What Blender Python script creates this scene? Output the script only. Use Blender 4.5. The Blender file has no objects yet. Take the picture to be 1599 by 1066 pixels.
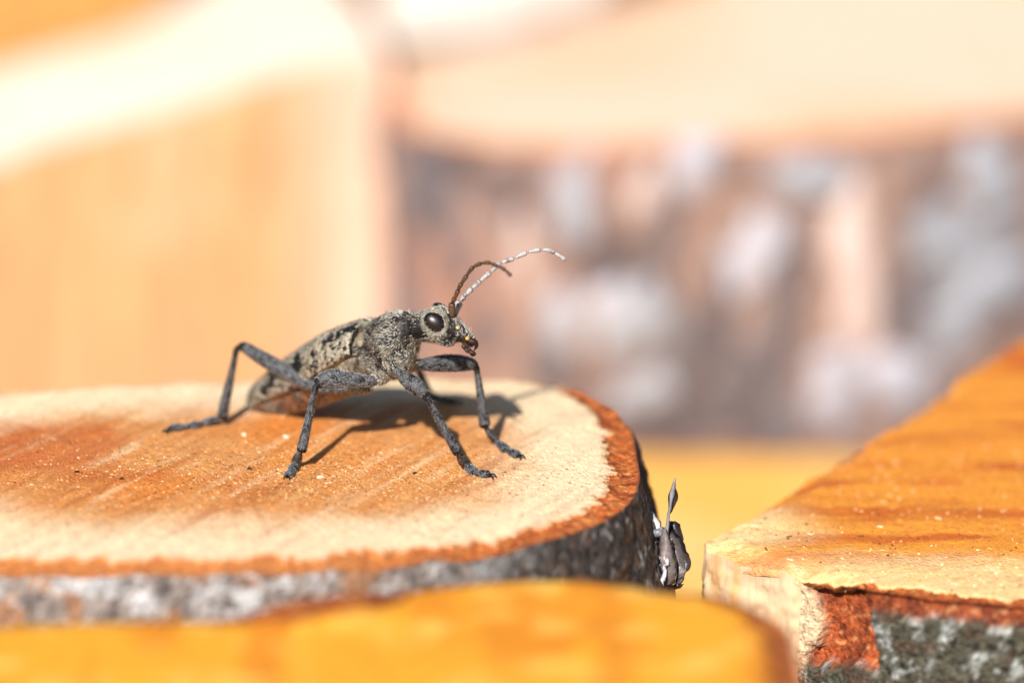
import bpy, math, random
import numpy as np
from mathutils import Vector, Matrix
from mathutils.kdtree import KDTree

# ------------------------------------------------------------------ camera, sky, sun, exposure
# All lengths below are millimetres of the real place; S turns them into Blender units (a tenfold enlargement of a macro scene).
S = 0.01
PITCH = math.radians(18.0)
PXMM = 23.7            # photograph pixels per mm in the plane of focus
SD = 287.0             # camera to plane of focus
CD = np.array([0, math.cos(PITCH), -math.sin(PITCH)])
CU = np.array([0, math.sin(PITCH), math.cos(PITCH)])
CR = np.array([1.0, 0, 0])
FOC = (740 - 533) / PXMM * CU
CAM = FOC - SD * CD

sc = bpy.context.scene
col = sc.collection
cd = bpy.data.cameras.new('camera')
cam = bpy.data.objects.new('camera', cd); col.objects.link(cam)
cam.location = Vector(CAM * S)
cam.rotation_euler = (math.pi / 2 - PITCH, 0, 0)
cd.sensor_width = 36
cd.lens = 36 * SD / (1599 / PXMM)
cd.clip_start = 0.01; cd.clip_end = 1000
cd.dof.use_dof = True
cd.dof.focus_distance = SD * S
cd.dof.aperture_fstop = cd.lens * 1e-3 / (11.0 * S)      # an 11 mm wide aperture
cd.dof.aperture_blades = 0
sc.camera = cam

SUN_AZ = math.atan2(0.33, 1.0)      # light travels towards +y and a little +x
SUN_EL = math.radians(40)
w = bpy.data.worlds.new('World'); sc.world = w; w.use_nodes = True
nt = w.node_tree
bg = nt.nodes['Background']
sky = nt.nodes.new('ShaderNodeTexSky'); sky.sky_type = 'NISHITA'; sky.sun_disc = False
sky.sun_elevation = SUN_EL
sky.sun_rotation = math.pi + SUN_AZ
nt.links.new(sky.outputs[0], bg.inputs[0]); bg.inputs[1].default_value = 0.055
sl = bpy.data.lights.new('sun', 'SUN'); sl.energy = 4.9; sl.angle = math.radians(0.53); sl.color = (1.0, 0.96, 0.91)
sun = bpy.data.objects.new('sun', sl); col.objects.link(sun)
ldir = Vector((math.sin(SUN_AZ) * math.cos(SUN_EL), math.cos(SUN_AZ) * math.cos(SUN_EL), -math.sin(SUN_EL)))
sun.rotation_euler = ldir.to_track_quat('-Z', 'Y').to_euler()
sun.location = (-2, -6, 8)
sc.view_settings.view_transform = 'Standard'; sc.view_settings.look = 'None'
sc.view_settings.exposure = 0.38; sc.view_settings.gamma = 1.0

# ------------------------------------------------------------------ helpers
rng = np.random.default_rng(7)

def P(x, y, d=0.0):
    """point that stands d mm behind the plane of focus"""
    k = (SD + d) / SD / PXMM
    return CAM + CD * (SD + d) + CR * ((x - 799.5) * k) + CU * (-(y - 533) * k)

def G(x, y, a=0.0, bx=0.0):
    """point of the cut face z = a + bx * X seen in that direction"""
    r = P(x, y) - CAM
    t = (a + bx * CAM[0] - CAM[2]) / (r[2] - bx * r[0])
    return (CAM + r * t)

def lin(r, g, b):
    c = np.array([r, g, b]) / 255.0
    return np.where(c <= 0.04045, c / 12.92, ((c + 0.055) / 1.055) ** 2.4)

def _hash(i, j, k, seed):
    h = (i.astype(np.uint32) * np.uint32(374761393) + j.astype(np.uint32) * np.uint32(668265263)
         + k.astype(np.uint32) * np.uint32(2246822519) + np.uint32(seed * 3266489917 & 0xffffffff))
    h = (h ^ (h >> np.uint32(13))) * np.uint32(1274126177)
    h = h ^ (h >> np.uint32(16))
    return (h & np.uint32(0xffffff)).astype(np.float64) / 8388607.5 - 1.0

def noise(p, scale=1.0, seed=0, octaves=1):
    p = np.asarray(p, float)
    if p.shape[1] == 2: p = np.column_stack([p, np.zeros(len(p))])
    out = np.zeros(len(p)); amp = 1.0; tot = 0
    for o in range(octaves):
        q = p * scale * (2 ** o) + 100.3 + 17.1 * o
        f = np.floor(q); u = q - f; i = f.astype(np.int64)
        u = u * u * (3 - 2 * u)
        v = 0
        for a in (0, 1):
            for b in (0, 1):
                for c in (0, 1):
                    wgt = (u[:, 0] if a else 1 - u[:, 0]) * (u[:, 1] if b else 1 - u[:, 1]) * (u[:, 2] if c else 1 - u[:, 2])
                    v = v + wgt * _hash(i[:, 0] + a, i[:, 1] + b, i[:, 2] + c, seed + o)
        out += amp * v; tot += amp; amp *= 0.5
    return out / tot

def sstep(a, b, x):
    t = np.clip((x - a) / (b - a), 0, 1)
    return t * t * (3 - 2 * t)

def mixc(A, B, f):
    f = np.asarray(f)[:, None]
    return A * (1 - f) + B * f

ORI = {}
def empty(name, loc, label, cat, group=None):
    o = bpy.data.objects.new(name, None); col.objects.link(o)
    o.location = Vector(np.array(loc) * S); o.empty_display_size = 0.05
    o['label'] = label; o['category'] = cat
    if group: o['group'] = group
    ORI[o.name] = np.array(loc, float)
    return o

def mk(name, V, F, m, parent=None, cols=None, smooth=True, origin=None):
    """one mesh object; V in mm of the place, F a list of faces or an (n,k) array"""
    V = np.asarray(V, float)
    o0 = np.zeros(3) if origin is None else np.array(origin, float)
    if parent is not None: o0 = ORI[parent.name]
    me = bpy.data.meshes.new(name)
    me.from_pydata([], [], []) if False else None
    if isinstance(F, np.ndarray):
        k = F.shape[1]
        me.vertices.add(len(V)); me.loops.add(F.size); me.polygons.add(len(F))
        me.vertices.foreach_set('co', ((V - o0) * S).astype(np.float32).ravel())
        me.loops.foreach_set('vertex_index', F.astype(np.int32).ravel())
        me.polygons.foreach_set('loop_start', np.arange(0, F.size, k, dtype=np.int32))
        me.polygons.foreach_set('loop_total', np.full(len(F), k, dtype=np.int32))
        me.update(calc_edges=True)
    else:
        me.from_pydata([tuple(v) for v in (V - o0) * S], [], [tuple(int(i) for i in f) for f in F])
    me.validate()
    me.polygons.foreach_set('use_smooth', np.full(len(me.polygons), smooth))
    if cols is not None:
        at = me.attributes.new('col', 'FLOAT_COLOR', 'POINT')
        c = np.ones((len(V), 4), np.float32); c[:, :3] = cols
        at.data.foreach_set('color', c.ravel())
    me.materials.append(m)
    o = bpy.data.objects.new(name, me); col.objects.link(o)
    if parent is not None:
        o.parent = parent
        ORI[o.name] = o0
    else:
        o.location = Vector(o0 * S); ORI[o.name] = o0
    return o

def material(name, rough=0.7, amt=0.2, scale=3.0, stretch=(1, 1, 1), bump=0.3, bscale=6.0, bdist=0.1, spec=0.3, tint=None, coat=0.0):
    m = bpy.data.materials.new(name); m.use_nodes = True
    t = m.node_tree; b = t.nodes['Principled BSDF']
    b.inputs['Roughness'].default_value = rough
    b.inputs['Specular IOR Level'].default_value = spec
    b.inputs['Coat Weight'].default_value = coat
    at = t.nodes.new('ShaderNodeAttribute'); at.attribute_name = 'col'
    tc = t.nodes.new('ShaderNodeTexCoord'); mp = t.nodes.new('ShaderNodeMapping')
    mp.inputs['Scale'].default_value = [x / S for x in stretch]
    t.links.new(tc.outputs['Object'], mp.inputs[0])
    n = t.nodes.new('ShaderNodeTexNoise'); n.inputs['Scale'].default_value = scale; n.inputs['Detail'].default_value = 6
    n.inputs['Roughness'].default_value = 0.65
    t.links.new(mp.outputs[0], n.inputs[0])
    mr = t.nodes.new('ShaderNodeMapRange')
    mr.inputs[1].default_value = 0.3; mr.inputs[2].default_value = 0.7
    mr.inputs[3].default_value = 1 - amt; mr.inputs[4].default_value = 1 + amt
    t.links.new(n.outputs[0], mr.inputs[0])
    vs = t.nodes.new('ShaderNodeVectorMath'); vs.operation = 'SCALE'
    t.links.new(at.outputs['Color'], vs.inputs[0]); t.links.new(mr.outputs[0], vs.inputs['Scale'])
    t.links.new(vs.outputs[0], b.inputs['Base Color'])
    n2 = t.nodes.new('ShaderNodeTexNoise'); n2.inputs['Scale'].default_value = bscale; n2.inputs['Detail'].default_value = 5
    t.links.new(mp.outputs[0], n2.inputs[0])
    bp = t.nodes.new('ShaderNodeBump'); bp.inputs['Strength'].default_value = bump; bp.inputs['Distance'].default_value = bdist * S
    t.links.new(n2.outputs[0], bp.inputs['Height']); t.links.new(bp.outputs[0], b.inputs['Normal'])
    return m

M_CUT = material('sawn_end_grain', 0.62, 0.26, 2.6, (1, 1, 1), 0.9, 5.0, 0.2, 0.25)
M_SPLIT = material('split_wood_grain', 0.6, 0.16, 1.1, (1, 1, 0.12), 0.5, 1.6, 0.2, 0.25)
M_IBARK = material('inner_bark', 0.7, 0.55, 2.6, (1, 1, 1), 0.9, 4.0, 0.3, 0.25)
M_BARK = material('outer_bark', 0.75, 0.65, 2.6, (1, 1, 1), 0.9, 3.0, 0.35, 0.25)
M_LICHEN = material('lichen_crust', 0.85, 0.35, 1.6, (1, 1, 1), 0.8, 3.0, 0.2, 0.1)
M_GROUND = material('forest_ground', 0.9, 0.5, 0.05, (1, 1, 1), 0.6, 0.2, 2.0, 0.1)
M_BODY = material('beetle_cuticle', 0.5, 0.5, 7.0, (1, 1, 1), 0.8, 9.0, 0.08, 0.28)
M_EYE = material('beetle_eye', 0.36, 0.05, 2.0, (1, 1, 1), 0.05, 30.0, 0.01, 0.6)
M_HAIR = material('beetle_hair', 0.5, 0.1, 2.0, (1, 1, 1), 0.0, 2.0, 0.01, 0.4)
M_ANT = material('beetle_antenna', 0.5, 0.5, 8.0, (1, 1, 1), 0.5, 10.0, 0.05, 0.4)
M_CHIP = material('sawdust_chips', 0.7, 0.25, 4.0, (1, 1, 1), 0.2, 6.0, 0.05, 0.2)
M_FLAKE = material('bark_flake', 0.35, 0.35, 3.0, (1, 1, 1), 0.5, 4.0, 0.1, 0.5)

def crom(pts, n, closed=False):
    """Catmull-Rom through rows of pts, n samples, roughly even spacing along the first three columns"""
    p = np.asarray(pts, float)
    if len(p) == 2 and not closed:
        t = np.linspace(0, 1, n)[:, None]; return p[0] * (1 - t) + p[1] * t
    if closed: q = np.vstack([p[-1], p, p[0], p[1]])
    else: q = np.vstack([2 * p[0] - p[1], p, 2 * p[-1] - p[-2]])
    out = []
    for i in range(1, len(q) - 2):
        t = np.linspace(0, 1, 24, endpoint=False)[:, None]
        a, b, c, d = q[i - 1], q[i], q[i + 1], q[i + 2]
        out.append(0.5 * (2 * b + (c - a) * t + (2 * a - 5 * b + 4 * c - d) * t ** 2 + (-a + 3 * b - 3 * c + d) * t ** 3))
    out.append(q[-2][None]); o = np.vstack(out)
    k = min(3, o.shape[1])
    s = np.concatenate([[0], np.cumsum(np.linalg.norm(np.diff(o[:, :k], axis=0), axis=1))])
    tt = np.linspace(0, s[-1], n + 1)[:-1] if closed else np.linspace(0, s[-1], n)
    return np.column_stack([np.interp(tt, s, o[:, j]) for j in range(o.shape[1])])

def grid_faces(nr, nc, closed, off=0):
    r = np.arange(nr - 1)[:, None]; c = np.arange(nc if closed else nc - 1)[None, :]
    a = r * nc + c; b = r * nc + (c + 1) % nc
    return np.stack([a, b, b + nc, a + nc], -1).reshape(-1, 4) + off

ZG = -190.0     # ground level

# ------------------------------------------------------------------ logs
def make_log(name, label, sides, a, bx, ds, rings, hfun, facecol, ibcol, barkcol, barkrel=0.5, jag=0.3, group='logs of the firewood pile',
             zbot=ZG, splitcol=None, barkfun=None, rows=26, torn=0.0):
    """sides: list of (kind, [(x, y, inner bark width), ...]) that closes round the log, counter-clockwise or not"""
    segs = []; kinds = []
    for kind, pts in sides:
        pts = np.asarray(pts, float)
        L = np.linalg.norm(np.diff(pts[:, :2], axis=0), axis=1).sum()
        n = max(4, int(L / ds))
        closed = len(sides) == 1
        s = crom(pts, n, closed)
        if not closed: s = s[:-1]
        segs.append(s); kinds += [kind] * len(s)
    O = np.vstack(segs); n = len(O); kinds = np.array(kinds)
    area = 0.5 * np.sum(O[:, 0] * np.roll(O[:, 1], -1) - np.roll(O[:, 0], -1) * O[:, 1])
    if area < 0: O = O[::-1].copy(); kinds = kinds[::-1].copy()
    wib = np.maximum(O[:, 2], 0.0); O = O[:, :2]
    if torn:
        wob = torn * (noise(O, 0.7, 7, 2) + 0.5 * noise(O, 2.5, 8)) * (kinds == 'split'); c__ = O.mean(0); rr_ = O - c__; O = O + rr_ / np.linalg.norm(rr_, axis=1)[:, None] * wob[:, None]
    tan = np.roll(O, -1, 0) - np.roll(O, 1, 0); tan /= np.linalg.norm(tan, axis=1)[:, None] + 1e-9
    nrm = np.column_stack([tan[:, 1], -tan[:, 0]])
    ctr = O.mean(0)
    root = empty(name, (ctr[0], ctr[1], zbot), label, 'log', group)
    top = lambda xy: a + bx * xy[:, 0] + hfun(xy)
    # wood disc
    jg = jag * (noise(O, 1.1, 3, 2) * 0.9 + noise(O, 4.5, 4) * 0.35)
    J = np.where(kinds == 'bark', np.clip(wib * (1 + 0.35 * jg) + jg * 0.6 * np.minimum(wib, 1), 0.05, None), 0.0)
    W = O - nrm * J[:, None]
    ts = np.linspace(0, 1, rings + 1)[1:]
    XY = np.vstack([ctr[None]] + [ctr + (W - ctr) * t for t in ts])
    V = np.column_stack([XY, top(XY)])
    nv = len(V)
    skirt = V[-n:].copy(); skirt[:, 2] -= 0.5; skirt[:, :2] -= nrm * 0.04
    V = np.vstack([V, skirt])
    edge = np.concatenate([[30.0]] + [np.linalg.norm(W - ctr, axis=1) * (1 - t) for t in ts] + [np.zeros(n)])
    isb = np.concatenate([[1.0]] + [(kinds == 'bark').astype(float)] * (rings + 1))
    tri = np.array([[0, 1 + i, 1 + (i + 1) % n] for i in range(n)])
    q = grid_faces(rings + 1, n, True, 1)
    q3 = np.vstack([q[:, [0, 3, 1]], q[:, [1, 3, 2]]])
    F = np.vstack([tri, q3])
    mk('cut_face', V, F, M_CUT, root, facecol(V, edge, isb))
    # sides by runs
    zt = top(O)
    i0 = 0
    if len(set(kinds)) > 1:
        while kinds[i0] == kinds[i0 - 1]: i0 += 1
    idx = (np.arange(n) + i0) % n
    runs = []; cur = [idx[0]]
    for i in idx[1:]:
        if kinds[i] == kinds[cur[-1]]: cur.append(i)
        else: runs.append(cur); cur = [i]
    runs.append(cur)
    whole = len(runs) == 1
    for ri, r in enumerate(runs):
        r = list(r)
        if not whole: r.append((r[-1] + 1) % n)
        r = np.array(r); kind = kinds[r[0]]
        closed = whole
        depth = np.concatenate([[0.0], np.geomspace(0.12, 22, rows - 4), np.linspace(22, 100, 5)[1:]])
        H = (zt[r].min() - zbot)
        depth = depth / 100 * 1.0
        dz = np.concatenate([np.linspace(0, 16, rows - 6) if True else [], 16 + (H - 16) * np.array([0.08, 0.2, 0.4, 0.6, 0.8, 1.0])])
        nr = len(dz); nc = len(r)
        Z = zt[r][None, :] - dz[:, None] * ((zt[r][None, :] - zbot) / H)
        Z[-1] = zbot
        XYs = np.repeat(O[r][None], nr, 0); N2 = np.repeat(nrm[r][None], nr, 0)
        Vb = np.concatenate([XYs, Z[..., None]], -1).reshape(-1, 3); Nb = N2.reshape(-1, 2)
        D = np.repeat(dz, nc)
        if kind == 'bark':
            rel = barkrel * (noise(Vb * [1, 1, 0.6], 0.22, 11, 3) * 1.2 + noise(Vb, 1.3, 12, 2) * 0.5) + 0.25 * barkrel
            rel *= sstep(-0.2, 1.2, D) if True else 1
            ends = np.ones((nr, nc))
            if not closed:
                e = np.minimum(np.arange(nc), np.arange(nc)[::-1]) * ds; ends *= sstep(0, 1.0, e)[None]
            rel = rel * ends.ravel()
            cb = barkcol(Vb, D)
            if barkfun is not None:
                rel, cb = barkfun(Vb, D, rel, cb, Nb, ends.ravel())
            Vb[:, :2] += Nb * rel[:, None]
            f = grid_faces(nr, nc, closed)
            f = np.vstack([f[:, [0, 3, 1]], f[:, [1, 3, 2]]])
            mk('bark', Vb, f, M_BARK, root, cb)
            # inner bark ring seen on the sawn top
            k = 9
            tt = np.linspace(0, 1, k)
            inner = W[r] - nrm[r] * 0.05; outer = O[r] + nrm[r] * (Vb.reshape(nr, nc, 3)[0, :, :2] - O[r])[:, :1] * 0
            R = np.stack([inner * (1 - t) + outer * t for t in tt])
            Rf = R.reshape(-1, 2)
            tc_ = np.repeat(tt, nc)
            hz = top(Rf) - 0.10 - 0.18 * np.sin(math.pi * tc_) + 0.16 * noise(Rf, 2.4, 21, 2) * np.sin(math.pi * np.clip(tc_, 0.0, 1)) 
            hz = np.where(tc_ > 0.99, top(Rf), hz)
            Vi = np.column_stack([Rf, hz])
            f = grid_faces(k, nc, closed); f = np.vstack([f[:, [0, 1, 3]], f[:, [1, 2, 3]]])
            mk('inner_bark', Vi, f, M_IBARK, root, ibcol(Vi, tc_))
        else:
            rel = 0.5 * noise(Vb * [1, 1, 0.15], 0.5, 31, 3) * sstep(0, 2, D)
            e = np.minimum(np.arange(nc), np.arange(nc)[::-1]) * ds
            rel *= np.tile(sstep(0, 1.5, e), nr)
            if torn: rel = rel + tornrel(Vb, D)
            Vb[:, :2] += Nb * rel[:, None]
            along = np.tile(np.arange(nc) / (nc - 1), nr)
            f = grid_faces(nr, nc, False); f = np.vstack([f[:, [0, 3, 1]], f[:, [1, 3, 2]]])
            mk('split_face', Vb, f, M_SPLIT, root, (splitcol or facecol)(Vb, np.full(len(Vb), 8.0), along))
    return root, O, nrm

ORANGE = lin(226, 148, 62); CREAM = lin(246, 218, 174); RUST = lin(176, 92, 40); DEEP = lin(150, 66, 26)
GOLD = lin(246, 176, 66); YELL = lin(244, 196, 110); WHITE = lin(250, 238, 218); PALE = lin(238, 196, 138)

def barkmix(light, mid, dark, brown, sc_=0.3, seed=40, lichen=0.0):
    def f(V, D):
        a = noise(V, sc_, seed, 3); b = noise(V, sc_ * 2.4, seed + 5, 3); c = noise(V, sc_ * 0.7, seed + 9, 2)
        C = np.repeat(mid[None], len(V), 0)
        C = mixc(C, np.repeat(dark[None], len(V), 0), sstep(0.0, 0.35, b))
        C = mixc(C, np.repeat(brown[None], len(V), 0), sstep(0.12, 0.4, c))
        a = a * 0.75 + 0.35 * noise(V, sc_ * 5.1, seed + 13, 3)
        C = mixc(C, np.repeat(light[None], len(V), 0), sstep(-0.02 - lichen, 0.25 - lichen, a))
        return C
    return f

def ibc(V, t):
    n_ = noise(V, 1.6, 50, 3); m_ = noise(V, 5.0, 51, 2)
    C = np.repeat(lin(186, 98, 44)[None], len(V), 0)
    C = mixc(C, np.repeat(lin(140, 62, 26)[None], len(V), 0), sstep(-0.1, 0.4, n_))
    C = mixc(C, np.repeat(lin(222, 148, 84)[None], len(V), 0), sstep(0.15, 0.5, m_))
    C = mixc(C, np.repeat(lin(96, 60, 40)[None], len(V), 0), sstep(0.86, 1.0, t) * 0.85)
    return C

# ---- the log the beetle stands on
def main_h(xy):
    x, y = xy[:, 0], xy[:, 1]
    ang = math.radians(60)
    s = -x * math.sin(ang) + y * math.cos(ang)
    wv = 0.15 * np.sin(s * 1.35 + 1.2 * noise(xy, 0.12, 61)) + 0.05 * np.sin(s * 3.1 + 2 * noise(xy, 0.2, 62))
    wv *= 0.6 + 0.5 * noise(xy, 0.15, 63)
    fine = 0.05 * noise(xy, 0.9, 64, 3) + 0.03 * noise(xy, 3.2, 65, 2)
    sag = -0.012 * np.clip(np.hypot((x + 20) / 1.25, y) - 17, 0, 20) ** 1.5
    return wv + fine + sag + 0.25 * noise(xy, 0.06, 66)

def main_col(V, e, b):
    xy = V[:, :2]; n = len(V)
    c0 = np.array([-30.0, -1.0])
    rr = np.hypot((xy[:, 0] - c0[0]) / 1.35, xy[:, 1] - c0[1]) + 1.6 * noise(xy, 0.10, 70, 2)
    C = np.repeat(lin(212, 146, 84)[None], n, 0)
    big = noise(xy, 0.09, 71, 3)
    C = mixc(C, np.repeat(lin(214, 130, 58)[None], n, 0), sstep(-0.1, 0.35, big) * (1 - sstep(12, 24, rr)))
    C = mixc(C, np.repeat(lin(186, 98, 42)[None], n, 0), 0.75 * sstep(0.1, 0.5, noise(xy * [1, 1.3], 0.13, 72, 3)) * (1 - sstep(8, 20, rr)))
    for sx, sy, sr in ((-32, 5, 8.5), (-40, 2, 10), (-21, 16, 5)):
        C = mixc(C, np.repeat(lin(190, 92, 40)[None], n, 0), 0.6 * sstep(sr, sr * 0.35, np.hypot((xy[:, 0] - sx) / 1.3, xy[:, 1] - sy) + 4 * noise(xy, 0.22, 79, 3)))
    # annual rings
    ring = 0.5 + 0.5 * np.sin(rr * 2.4 + 0.8 * noise(xy, 0.35, 73))
    C = mixc(C, np.repeat(lin(206, 128, 62)[None], n, 0), 0.30 * ring ** 3)
    # pale sapwood towards the bark
    sap = sstep(10.5, 3.0, e + 1.8 * noise(xy, 0.25, 74, 3))
    C = mixc(C, np.repeat(lin(246, 219, 178)[None], n, 0), sap * 0.95)
    # saw streaks
    ang = math.radians(60)
    s = -xy[:, 0] * math.sin(ang) + xy[:, 1] * math.cos(ang); tt = xy[:, 0] * math.cos(ang) + xy[:, 1] * math.sin(ang)
    st = noise(np.column_stack([s * 1.6, tt * 0.13]), 1.0, 75, 3)
    C = mixc(C, np.repeat(lin(176, 96, 46)[None], n, 0), sstep(0.1, 0.5, st) * 0.55 * (1 - 0.6 * sap))
    C = mixc(C, np.repeat(lin(250, 224, 184)[None], n, 0), sstep(0.15, 0.6, -st) * 0.35)
    sp = noise(xy, 2.6, 76, 2)
    C = mixc(C, np.repeat(lin(150, 84, 40)[None], n, 0), sstep(0.42, 0.7, sp) * 0.55)
    C = mixc(C, np.repeat(lin(206, 130, 66)[None], n, 0), sstep(0.5, 0.05, e) * 0.6)
    return C

px_main = [(0, 897, 2.9), (250, 902, 2.9), (500, 892, 2.9), (700, 872, 2.7), (800, 856, 2.4), (894, 830, 2.1), (950, 807, 2.0), (987, 777, 1.9),
           (999, 747, 1.9), (995, 710, 1.9), (984, 665, 1.7), (957, 635, 1.5), (924, 614, 1.2), (882, 600, 0.5), (840, 592, 0.06), (760, 588, 0.06), (600, 590, 0.06), (300, 598, 0.06),
           (100, 606, 0.06), (-80, 622, 1.0), (-260, 665, 1.8), (-330, 730, 2.2), (-290, 800, 2.4), (-170, 865, 2.6)]
pts = [(G(x, y)[0], G(x, y)[1], wd) for x, y, wd in px_main]
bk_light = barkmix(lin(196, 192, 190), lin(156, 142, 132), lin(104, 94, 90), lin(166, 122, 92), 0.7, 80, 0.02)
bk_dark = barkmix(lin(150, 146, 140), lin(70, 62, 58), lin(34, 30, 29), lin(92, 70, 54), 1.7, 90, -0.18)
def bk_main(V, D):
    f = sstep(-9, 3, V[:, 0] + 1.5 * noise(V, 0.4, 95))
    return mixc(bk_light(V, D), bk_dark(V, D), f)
def main_barkfun(V, D, rel, cb, N, ends):
    side = sstep(0.1, 0.8, N[:, 0]) * sstep(0, 6, V[:, 0])
    return rel * (1 - 0.35 * side) + side * (0.26 * np.clip(D, 0, 8) + 0.04 * np.clip(D - 8, 0, 200)), cb
def ib_main(V, t):
    f = sstep(2, -12, V[:, 0] + 2 * noise(V, 0.3, 57)) * 0.6
    C = mixc(ibc(V, t), np.repeat(lin(214, 140, 78)[None], len(V), 0), f)
    return mixc(C, np.repeat(lin(240, 200, 150)[None], len(V), 0), sstep(14, 18, V[:, 1]) * sstep(4, 0, V[:, 0]))
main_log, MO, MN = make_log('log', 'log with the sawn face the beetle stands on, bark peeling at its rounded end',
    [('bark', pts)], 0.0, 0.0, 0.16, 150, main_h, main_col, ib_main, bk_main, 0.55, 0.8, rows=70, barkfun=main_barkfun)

def zmain(x, y):
    return float(main_h(np.array([[x, y]]))[0])

# ---- log close to the camera, out of focus
FGE = np.array([G(x_, y_, 2.0)[:2] for x_, y_ in [(330, 968), (410, 961), (500, 952), (590, 940), (640, 926)]])
def fg_rim(xy):
    ey = np.interp(xy[:, 0], FGE[:, 0], FGE[:, 1])
    return np.exp(-((xy[:, 0] + 11.0) / 4.0) ** 4) * sstep(-3.5, -0.8, xy[:, 1] - ey + 0.5 * noise(xy, 0.6, 107, 2))
def fg_h(xy):
    return 0.8 * fg_rim(xy) + 0.2 * noise(xy, 0.15, 101, 3) + 0.08 * noise(xy, 1.2, 102, 2)
def fg_col(V, e, b):
    xy = V[:, :2]; n = len(V)
    C = np.repeat(lin(240, 166, 44)[None], n, 0)
    C = mixc(C, np.repeat(lin(226, 140, 34)[None], n, 0), sstep(-0.1, 0.4, noise(xy * [1.0, 0.25], 0.3, 103, 3)))
    C = mixc(C, np.repeat(lin(248, 192, 86)[None], n, 0), sstep(0.05, 0.5, noise(xy, 0.35, 104, 3)))
    C = mixc(C, np.repeat(lin(206, 110, 36)[None], n, 0), sstep(2.0, 0.2, e + noise(xy, 0.5, 105)) * 0.7 * sstep(5, 14, xy[:, 0]))
    C = mixc(C, np.repeat(lin(150, 66, 28)[None], n, 0), fg_rim(xy))
    return C
px_fg = [(-200, 985, .2), (0, 976, .2), (200, 970, .2), (330, 968, .5), (410, 961, 1.6), (500, 952, 1.8), (590, 940, 1.4), (640, 926, .4), (700, 916, .1), (790, 907, .1), (878, 904, .1), (963, 911, .1),
         (1040, 922, .2), (1120, 930, .4), (1180, 952, .8), (1228, 985, 1.3), (1244, 1034, 1.5), (1250, 1100, 1.5), (1215, 1220, 1.5), (1050, 1330, 1.5), (700, 1390, 1.5), (200, 1370, 1.5), (-150, 1290, 1.5), (-330, 1160, 1.2), (-330, 1050, .6)]
pts = [(G(x, y, 2.0)[0], G(x, y, 2.0)[1], wd) for x, y, wd in px_fg]
make_log('log', 'bright orange sawn log standing in front of the beetle\'s log, dark red bark rim',
    [('bark', pts)], 2.0, 0.0, 0.4, 40, fg_h, fg_col, lambda V, t: ibc(V, t) * 0.75,
    barkmix(lin(150, 120, 100), lin(110, 70, 48), lin(60, 36, 26), lin(130, 66, 36), 0.4, 110), 0.3, 0.6, rows=30)

# ---- split log at the right
RZ = -5.0
R_EDGE = crom(np.array([G(x_, y_, -5.0)[:2] for x_, y_ in [(1480, 603), (1300, 716), (1200, 778), (1120, 822), (1101, 836), (1106, 848), (1150, 862), (1210, 878), (1250, 888), (1300, 901)]]), 160)
def r_h(xy):
    d = np.full(len(xy), 9.0); nearx = xy[:, 0] < 36
    if nearx.any():
        q = xy[nearx]; d[nearx] = np.min(np.hypot(q[:, :1] - R_EDGE[None, :, 0], q[:, 1:2] - R_EDGE[None, :, 1]), axis=1)
    rnd = -(0.75 + 0.5 * noise(xy, 0.7, 119, 2)) * sstep(2.4, 0.0, d + 0.4 * noise(xy, 1.3, 120, 2)) ** 1.5
    return rnd + 0.16 * noise(xy, 0.3, 121, 3) + 0.07 * noise(xy, 1.5, 122, 3) + 0.05 * noise(xy * [0.25, 2.0], 1.0, 123, 2)
def r_col(V, e, b):
    xy = V[:, :2]; n = len(V)
    C = np.repeat(lin(228, 146, 52)[None], n, 0)
    s = noise(xy * [0.16, 0.8], 0.6, 124, 3)
    C = mixc(C, np.repeat(lin(200, 104, 36)[None], n, 0), sstep(0.0, 0.4, s))
    C = mixc(C, np.repeat(lin(184, 92, 36)[None], n, 0), sstep(0.15, 0.5, noise(xy * [0.12, 0.7], 0.5, 125, 3)) * 0.6)
    g0 = G(1130, 820, RZ)
    near = np.hypot((xy[:, 0] - g0[0]) / 1.0, (xy[:, 1] - g0[1]) / 0.9)
    frontal = (xy[:, 1] - G(1300, 905, RZ)[1])
    sap = np.maximum(sstep(9.0, 2.0, near + 1.5 * noise(xy, 0.4, 126, 2)), sstep(6.5, 1.0, frontal + 1.2 * noise(xy, 0.4, 127, 2)) * 0.85)
    C = mixc(C, np.repeat(lin(244, 208, 146)[None], n, 0), sap)
    C = mixc(C, np.repeat(lin(250, 226, 178)[None], n, 0), sstep(0.0, 0.5, noise(xy, 1.0, 128, 3)) * 0.55 * sap)
    C = mixc(C, np.repeat(lin(190, 112, 50)[None], n, 0), sstep(0.25, 0.6, noise(xy, 1.9, 129, 2)) * 0.4)
    return C
def r_split(V, e, al):
    n = len(V)
    C = np.repeat(lin(226, 194, 156)[None], n, 0)
    C = mixc(C, np.repeat(lin(218, 168, 114)[None], n, 0), sstep(0.0, 0.5, noise(V * [1, 1, 0.4], 0.8, 131, 3)))
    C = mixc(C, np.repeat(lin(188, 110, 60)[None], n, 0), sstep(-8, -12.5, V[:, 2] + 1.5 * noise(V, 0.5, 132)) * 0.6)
    return C
def rp(x, y, wd): 
    g = G(x, y, RZ); return (g[0], g[1], wd)
r_notch_c = None
def tornrel(V, D):
    return (0.28 * noise(V * [1, 1, 0.7], 1.1, 33, 3) + 0.12 * noise(V * [1, 1, 1.4], 2.8, 34, 2)) * sstep(0, 0.8, D)
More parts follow.
